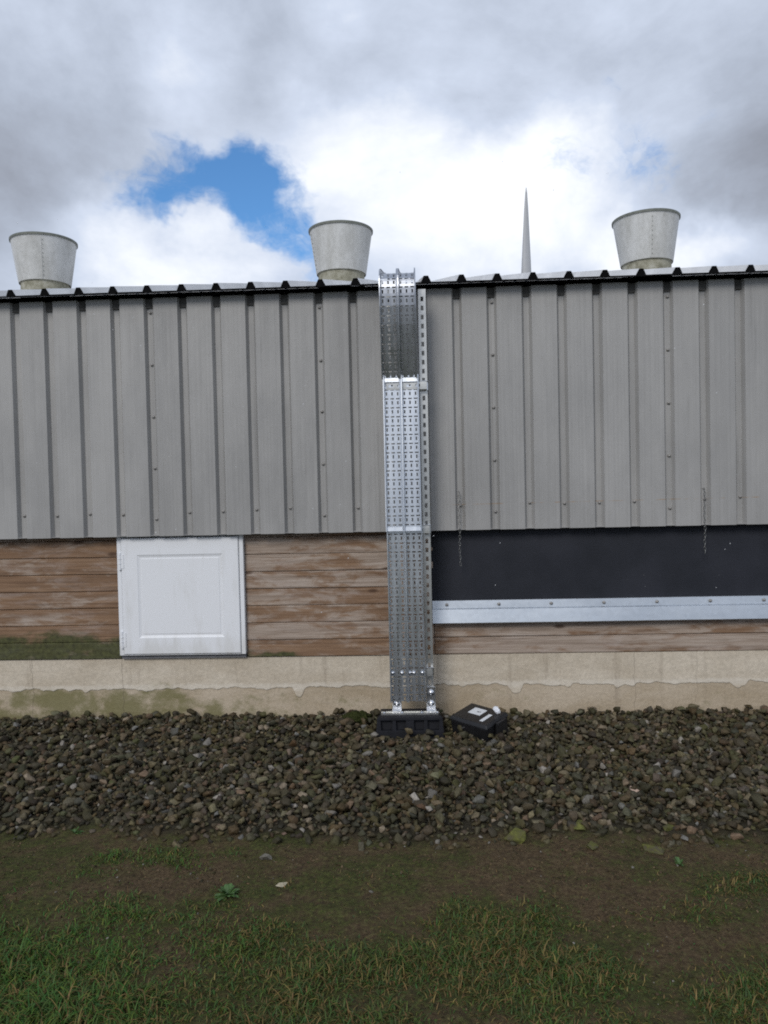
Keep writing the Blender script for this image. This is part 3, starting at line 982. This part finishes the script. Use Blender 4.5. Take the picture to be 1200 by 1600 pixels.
# ------------------------------------------------------------------ chains hanging from the cladding
def chain(x, zt, zb, label):
    t_ = thing('hanging_chain', label, 'chain', (x, 0, zt), (0, 0, 0), 'thin chains hanging from the grey cladding')
    ring = MB()
    pts = []
    for k in range(12):
        a = 2*math.pi*k/12
        pts.append((0.0052*math.cos(a), 0, 0.0052*math.sin(a)+(0.0065 if math.sin(a) > 0 else -0.0065)))
    ring.tube(pts+[pts[0]], 0.0014, 6, False)
    lm = ring.mesh('link', True)
    n = int((zt-zb)/0.0195)
    for i in range(n):
        z = -0.012-0.0195*i
        y = -0.004 if zt+z > CB-0.02 else -0.004
        sw = 0.0016*math.sin(i*0.7)
        obj('link', lm, m_chain, t_, (sw, y, z), (0, 0, R(0 if i % 2 else 88)))
    hk = MB(); hk.tube([(0, 0.030, 0.0), (0, 0.006, 0.002), (0, -0.008, 0.003), (0, -0.010, -0.004), (0, -0.006, -0.009)], 0.0018, 6)
    obj('hook', hk.mesh('hook', True), m_chain, t_)


chain(0.246, 1.300, 0.868, 'thin metal chain hanging over the black curtain close beside the cable tray')
chain(1.645, 1.285, 0.90, 'thin metal chain hanging over the black curtain far from the cable tray')

# ------------------------------------------------------------------ gravel
def hull_stone(k):
    r_ = random.Random(100+k)
    bm = bmesh.new()
    for _ in range(13):
        d = Vector((r_.gauss(0, 1), r_.gauss(0, 1), r_.gauss(0, 1))).normalized()
        bm.verts.new(d*r_.uniform(0.78, 1.14))
    res = bmesh.ops.convex_hull(bm, input=bm.verts)
    bmesh.ops.delete(bm, geom=[g for g in res['geom_unused'] if isinstance(g, bmesh.types.BMVert)], context='VERTS')
    bmesh.ops.dissolve_limit(bm, angle_limit=R(22), verts=bm.verts, edges=bm.edges)
    bmesh.ops.bevel(bm, geom=list(bm.edges), offset=0.05, segments=1, profile=0.6, affect='EDGES', clamp_overlap=True)
    bmesh.ops.triangulate(bm, faces=bm.faces)
    bm.verts.ensure_lookup_table(); bm.verts.index_update()
    vs = np.array([v_.co[:] for v_ in bm.verts]); fs = np.array([[v_.index for v_ in f.verts] for f in bm.faces])
    bm.free()
    return vs, fs


STONES = [hull_stone(k) for k in range(22)]
PAL = np.array([(0.040, 0.036, 0.026), (0.055, 0.049, 0.035), (0.032, 0.031, 0.025), (0.075, 0.067, 0.049), (0.050, 0.039, 0.025),
                (0.044, 0.043, 0.035), (0.066, 0.053, 0.036), (0.036, 0.034, 0.021), (0.095, 0.087, 0.068), (0.028, 0.026, 0.020), (0.048, 0.047, 0.026), (0.060, 0.058, 0.050)])
PAL = PAL*np.array((1.02, 0.93, 0.74))
RARE = np.array([(0.26, 0.21, 0.15), (0.22, 0.205, 0.18), (0.19, 0.13, 0.085), (0.34, 0.31, 0.27), (0.18, 0.175, 0.16)])


def rot_mats(n):
    q = rng.normal(size=(n, 4)); q /= np.linalg.norm(q, axis=1)[:, None]
    a, b, c, d = q.T
    return np.stack([np.stack([1-2*(c*c+d*d), 2*(b*c-a*d), 2*(b*d+a*c)], -1), np.stack([2*(b*c+a*d), 1-2*(b*b+d*d), 2*(c*d-a*b)], -1), np.stack([2*(b*d-a*c), 2*(c*d+a*b), 1-2*(b*b+c*c)], -1)], 1)


def yaw_mats(n, tilt=0.5):
    a = rng.uniform(0, 2*math.pi, n); tx = rng.normal(0, tilt, n); ty = rng.normal(0, tilt, n)
    out = np.zeros((n, 3, 3))
    for i in range(n):
        out[i] = np.array((Matrix.Rotation(a[i], 3, 'Z') @ Matrix.Rotation(tx[i], 3, 'X') @ Matrix.Rotation(ty[i], 3, 'Y')))
    return out


def build_stones(name, P, size, tint):
    n = len(P)
    kind = rng.integers(0, len(STONES), n)
    sc = np.stack([size*rng.uniform(0.9, 1.35, n), size*rng.uniform(0.75, 1.05, n), size*rng.uniform(0.5, 0.85, n)], 1)
    Rm = yaw_mats(n, 0.45)
    V = []; Fs = []; T = []; base = 0
    for k, (vs, fs) in enumerate(STONES):
        idx = np.where(kind == k)[0]
        if not len(idx):
            continue
        q = np.einsum('nij,nvj->nvi', Rm[idx], vs[None]*sc[idx][:, None, :]) + P[idx][:, None, :]
        m = len(vs)
        V.append(q.reshape(-1, 3))
        Fs.append((fs[None]+(np.arange(len(idx))*m)[:, None, None]+base).reshape(-1, 3))
        T.append(np.repeat(tint[idx], m, axis=0))
        base += m*len(idx)
    V = np.concatenate(V); Fs = np.concatenate(Fs); T = np.concatenate(T)
    me = bpy.data.meshes.new(name)
    me.vertices.add(len(V)); me.vertices.foreach_set('co', V.ravel())
    me.loops.add(Fs.size); me.loops.foreach_set('vertex_index', Fs.ravel().astype(np.int32))
    me.polygons.add(len(Fs)); me.polygons.foreach_set('loop_start', np.arange(0, Fs.size, 3, dtype=np.int32))
    at = me.attributes.new('tint', 'FLOAT_COLOR', 'POINT')
    at.data.foreach_set('color', np.concatenate([T, np.ones((len(T), 1))], 1).ravel())
    me.update(calc_edges=True)
    return me


def tints(n):
    c = PAL[rng.integers(0, len(PAL), n)]*rng.uniform(0.7, 1.65, (n, 1))*(1+rng.normal(0, 0.05, (n, 3)))
    r_ = rng.random(n) < 0.06
    c[r_] = RARE[rng.integers(0, len(RARE), r_.sum())]*rng.uniform(0.45, 0.9, (r_.sum(), 1))
    return c


P = []; Z = []
step = 0.0285
for layer in range(2):
    row = 0
    for y in np.arange(-1.72, 0.082, step*0.87):
        row += 1
        for x in np.arange(-3.7, 3.7, step):
            xx = x+(row % 2)*step*0.5+random.uniform(-.010, .010)+layer*0.012
            yy = y+random.uniform(-.010, .010)
            if abs(xx) > 1.55+0.28*(yy+4.5)*0.66+1.0:
                continue
            if yy > 0.072:
                continue
            e = edge_y(xx)
            d = yy-e
            keep = sstep(-0.10, 0.05, d) if layer == 0 else 0.72*sstep(0.0, 0.16, d)
            if d < -0.02 and layer == 0:
                keep *= 0.8
            if random.random() > keep:
                continue
            if -0.262 < xx < 0.138 and -0.335 < yy < -0.115:       # under the rubber foot
                continue
            r_ = random.lognormvariate(math.log(0.0152), 0.34)
            z = ground_z(xx, yy) + (0.30*r_ if layer == 0 else 1.25*r_)
            if layer == 0 and d < 0:
                z -= 0.15*r_
            P.append((xx, yy, z)); Z.append(min(max(r_, 0.009), 0.029))
P = np.array(P); Z = np.array(Z)
gravel = obj('gravel', build_stones('gravel', P, Z, tints(len(P))), m_stone)
gravel['kind'] = 'stuff'

# ------------------------------------------------------------------ single stones along the gravel's front edge
def single(px, py, rad, label, mat, tint=None, seed=0, group=None, flat=0.6):
    d = sight(px, py)
    t_ = (EYE.z+0.02)/-d.z
    p_ = EYE+d*t_
    z = ground_z(p_.x, p_.y)
    vs, fs = STONES[seed % len(STONES)]
    r_ = random.Random(seed)
    me = mesh('stone', vs*np.array([rad*1.25, rad*0.9, rad*flat]), fs.tolist())
    a = me.attributes.new('tint', 'FLOAT_COLOR', 'POINT')
    a.data.foreach_set('color', list((*(tint or (0.1, 0.09, 0.07)), 1.0))*len(vs))
    o = obj('stone', me, mat, None, (p_.x, p_.y, z+rad*flat*0.30), (r_.uniform(-.2, .2), r_.uniform(-.2, .2), r_.uniform(0, 6)))
    return tag(o, label, 'stone', group)


G = 'larger stones at the front edge of the gravel'
single(805, 1297, 0.046, 'large mossy angular stone standing at the front edge of the gravel', m_mossy, seed=3, group=G, flat=0.75)
single(905, 1283, 0.040, 'flat yellow-green mossy stone at the back of the mossy patch on the gravel edge', m_mossy, seed=5, group=G, flat=0.4)
single(922, 1310, 0.034, 'small mossy stone lowest on the gravel edge, half sunk in mud', m_mossy, seed=7, group=G, flat=0.4)
single(1052, 1287, 0.040, 'flat mossy stone among dark stones on the far side of the mossy patch', m_mossy, seed=8, group=G, flat=0.4)
single(1022, 1312, 0.045, 'long flat mossy stone pressed into green mud at the gravel edge', m_mossy, seed=11, group=G, flat=0.35)
single(992, 1238, 0.030, 'pale pinkish stone lying on top of the dark gravel', m_stone, (0.42, 0.31, 0.25), 4, 'pale stones that stand out from the gravel', 0.8)
single(856, 1118, 0.024, 'cream rounded stone near the concrete plinth beyond the black box', m_stone, (0.42, 0.36, 0.24), 6, 'pale stones that stand out from the gravel', 0.7)
single(315, 1166, 0.033, 'pale grey-pink stone in the gravel below the white hatch', m_stone, (0.26, 0.23, 0.21), 2, 'pale stones that stand out from the gravel', 0.7)
single(440, 1365, 0.020, 'small pale stone lying alone on the bare mud', m_stone, (0.38, 0.34, 0.25), 9, 'pale stones that stand out from the gravel', 0.5)
single(415, 1325, 0.024, 'grey stone rolled off the gravel onto the mud', m_stone, (0.16, 0.15, 0.13), 10, G, 0.7)

# moss cushion on the gravel by the foot
bm = bmesh.new(); bmesh.ops.create_icosphere(bm, subdivisions=5, radius=1)
for v_ in bm.verts:
    k = 1+0.22*mn.noise(v_.co*2.2)+0.16*mn.noise(v_.co*6)+0.10*mn.noise(v_.co*14)
    v_.co = Vector((v_.co.x*0.085*k, v_.co.y*0.055*k, v_.co.z*0.040*k))
me = bpy.data.meshes.new('moss_cushion'); bm.to_mesh(me); bm.free()
m_moss, t = material('dark_moss', 0.95, 0, 0.1)
t.put(t.b.inputs['Base Color'], t.ramp(t.noise(t.pos, 90, 5, 0.7), [(0.3, (0.012, 0.016, 0.006)), (0.7, (0.060, 0.068, 0.020))]))
bump(t, t.noise(t.pos, 220, 4), 1.0, 0.01)
mo = obj('moss_cushion', weighted_smooth(me, 3), m_moss, None, (-0.375, -0.06, -0.004), (0, 0, 0.3))
tag(mo, 'dark green moss cushion growing on the gravel against the plinth near the black foot', 'moss')

# ------------------------------------------------------------------ grass
def build_grass(n_try, name, ya=-3.3, yb=-1.55, xr=2.5):
    V = []; F = []; T = []
    b = 0
    made = 0
    for _ in range(n_try):
        x = random.uniform(-xr, xr); y = random.uniform(ya, yb)
        w_ = turf_w(x, y)
        if random.random() > w_**1.1*1.1+0.05*sstep(-1.6, -1.9, y):
            continue
        tuft = mn.noise((x*7, y*7, 20.0))
        L = (0.013+0.027*w_)*random.uniform(0.5, 1.5)*(1+0.9*max(0, tuft))
        wd_ = random.uniform(0.0008, 0.0019)*(1.25 if L > 0.06 else 1)
        a = random.uniform(0, 2*math.pi)+1.2*mn.noise((x*5, y*5, 30.0))
        lean = random.uniform(0.5, 1.5)
        ca, sa = math.cos(a), math.sin(a)
        z0 = ground_z(x, y)-0.004
        flat = random.random() < 0.16
        c = random.random()
        dry = 0.32+0.5*max(0, mn.noise((x*3, y*3, 40.0)))
        lush = sstep(-0.2, -1.0, x)*0.45+0.22*max(0, mn.noise((x*2, y*3, 60.0)))
        if c < dry*(1-lush):
            k = random.uniform(.35, 1.0); col = (.19*k, random.uniform(.115, .15)*k, .045*k)
        elif c < 0.45:
            col = (random.uniform(.060, .105), random.uniform(.078, .112), random.uniform(.014, .022))
        else:
            col = (random.uniform(.028, .055), random.uniform(.052, .088), random.uniform(.010, .020))
        if c >= dry*(1-lush):
            gk = 1+0.45*lush; col = (col[0]*(1-0.15*lush), col[1]*gk, col[2])
        if flat:
            L *= 1.5
        px_, pz_ = 0.0, 0.0
        ang = math.pi/2-abs(random.gauss(0.0, 0.65)) if not flat else random.uniform(0.05, 0.3)
        seg = 4
        tw = random.uniform(-.5, .5)
        for s in range(seg+1):
            q = s/seg
            ww = wd_*(1-q**2.2)+0.0002
            ox, oy = -sa*math.cos(tw*q)*ww, ca*math.cos(tw*q)*ww
            V += [(x+ca*px_+ox, y+sa*px_+oy, z0+pz_), (x+ca*px_-ox, y+sa*px_-oy, z0+pz_+math.sin(tw*q)*ww)]
            T += [col, col]
            if s < seg:
                F.append((b+2*s, b+2*s+1, b+2*s+3, b+2*s+2))
            px_ += math.cos(ang)*L/seg; pz_ = max(pz_+math.sin(ang)*L/seg, 0.002)
            ang -= lean*2.0/seg
        b += 2*(seg+1)
        made += 1
    me = mesh(name, V, F, True)
    at = me.attributes.new('tint', 'FLOAT_COLOR', 'POINT')
    at.data.foreach_set('color', np.concatenate([np.array(T), np.ones((len(T), 1))], 1).ravel())
    print('grass blades', made)
    return me


grass = obj('grass', build_grass(260000, 'grass'), m_grass)
grass['kind'] = 'stuff'


# small round leaves and moss tips growing through the turf
mb = MB(); tl = []
for _ in range(14000):
    x = random.uniform(-2.2, 2.2); y = random.uniform(-3.0, -1.5)
    w_ = turf_w(x, y)
    if random.random() > 0.10+0.5*w_ or mn.noise((x*4.1, y*4.1, 70.0)) < random.uniform(-.35, .25):
        continue
    z = ground_z(x, y)+random.uniform(0.001, 0.010); r_ = random.uniform(0.0016, 0.0042)
    a = random.uniform(0, 6.28); ti = random.uniform(-.5, .5); tj = random.uniform(-.5, .5)
    vs = [(x+r_*1.3*math.cos(a+k*1.0472), y+r_*math.sin(a+k*1.0472), z+r_*(ti*math.cos(a+k*1.0472)+tj*math.sin(a+k*1.0472))) for k in range(6)]
    mb.raw(vs, [(0, 1, 2, 3, 4, 5)])
    k = random.uniform(.6, 1.2)
    tl += [(.040*k, .062*k, .012*k) if random.random() < .75 else (.10*k, .085*k, .03*k)]*6
me = mesh('ground_cover', mb.v, mb.f)
a_ = me.attributes.new('tint', 'FLOAT_COLOR', 'POINT')
a_.data.foreach_set('color', np.concatenate([np.array(tl), np.ones((len(tl), 1))], 1).ravel())
gc = obj('ground_cover', me, m_grass); gc['kind'] = 'stuff'

# crumbs of soil and grit trodden into the mud, with dead straw
P = []; Z = []
for _ in range(22000):
    x = random.uniform(-2.2, 2.2); y = random.uniform(-2.9, edge_y(0)+0.02)
    if random.random() < turf_w(x, y)*0.7 or mn.noise((x*3.3, y*3.3, 50.0)) < random.uniform(-.6, .3):
        continue
    r_ = min(0.0080, random.lognormvariate(math.log(0.0026), 0.45))
    P.append((x, y, ground_z(x, y)+r_*0.15)); Z.append(r_)
P = np.array(P); Z = np.array(Z)
tc_ = np.array([(0.070, 0.047, 0.024), (0.052, 0.035, 0.018), (0.088, 0.061, 0.034), (0.040, 0.033, 0.014)])[rng.integers(0, 4, len(P))]*rng.uniform(.5, 1.7, (len(P), 1))
q_ = rng.random(len(P)) < 0.02
tc_[q_] = rng.uniform(0.12, 0.26, (q_.sum(), 1))*np.array([1, .93, .82])
crumbs = obj('soil_crumbs', build_stones('soil_crumbs', P, Z, tc_), m_stone)
crumbs['kind'] = 'stuff'


# small weeds
def weed(px, py, n, size, label):
    d = sight(px, py); t_ = (EYE.z+0.05)/-d.z; p_ = EYE+d*t_
    mb = MB()
    for k in range(n):
        a = random.uniform(0, 2*math.pi); L = size*random.uniform(.5, 1.1); el = random.uniform(0.25, 1.1); wv_ = L*random.uniform(.10, .17)
        dr_ = Vector((math.cos(a)*math.cos(el), math.sin(a)*math.cos(el), math.sin(el))); sd = Vector((-math.sin(a), math.cos(a), 0))
        p0 = dr_*L*0.1; p1 = dr_*L*0.45+Vector((0, 0, -.02*L)); p2 = dr_*L*0.8+Vector((0, 0, -.14*L)); p3 = dr_*L+Vector((0, 0, -.28*L))
        mb.raw([p0-sd*wv_*.3, p0+sd*wv_*.3, p1-sd*wv_, p1+sd*wv_, p2-sd*wv_*.8, p2+sd*wv_*.8, p3], [(0, 1, 3, 2), (2, 3, 5, 4), (4, 5, 6)])
    o = obj('weed', mb.mesh('weed', True), m_weed, None, (p_.x, p_.y, ground_z(p_.x, p_.y)))
    tag(o, label, 'weed', 'small green weeds on the bare ground')


weed(355, 1392, 46, 0.055, 'bright green weed tuft growing on bare mud, in front of the plinth below the hatch')
weed(116, 1297, 16, 0.040, 'small green weed sprouting from the gravel edge')
weed(1062, 1350, 14, 0.035, 'small green weed sprouting from the mud below the mossy stones')


# sleet that is falling between the camera and the wall
bm = bmesh.new(); bmesh.ops.create_icosphere(bm, subdivisions=1, radius=1)
pv = [v_.co.copy() for v_ in bm.verts]; pf_ = [[v_.index for v_ in f.verts] for f in bm.faces]; bm.free()
mb = MB()
for _ in range(70):
    q = Vector((random.uniform(-1.9, 1.9), random.uniform(-2.2, -0.35), random.uniform(0.5, 2.7)))
    k = random.uniform(0.5, 1.0)
    mt = Matrix.Rotation(random.uniform(0.2, 0.9), 3, 'Y') @ Matrix.Diagonal((0.0013*k, 0.0013*k, 0.0040*k))
    mb.raw([q+mt @ v_ for v_ in pv], pf_)
m_ice = plain('ice_pellet', (0.8, 0.82, 0.85), 0.3, 0, 0.05)
sl = obj('falling_sleet', mb.mesh('falling_sleet', True), m_ice); sl['kind'] = 'stuff'
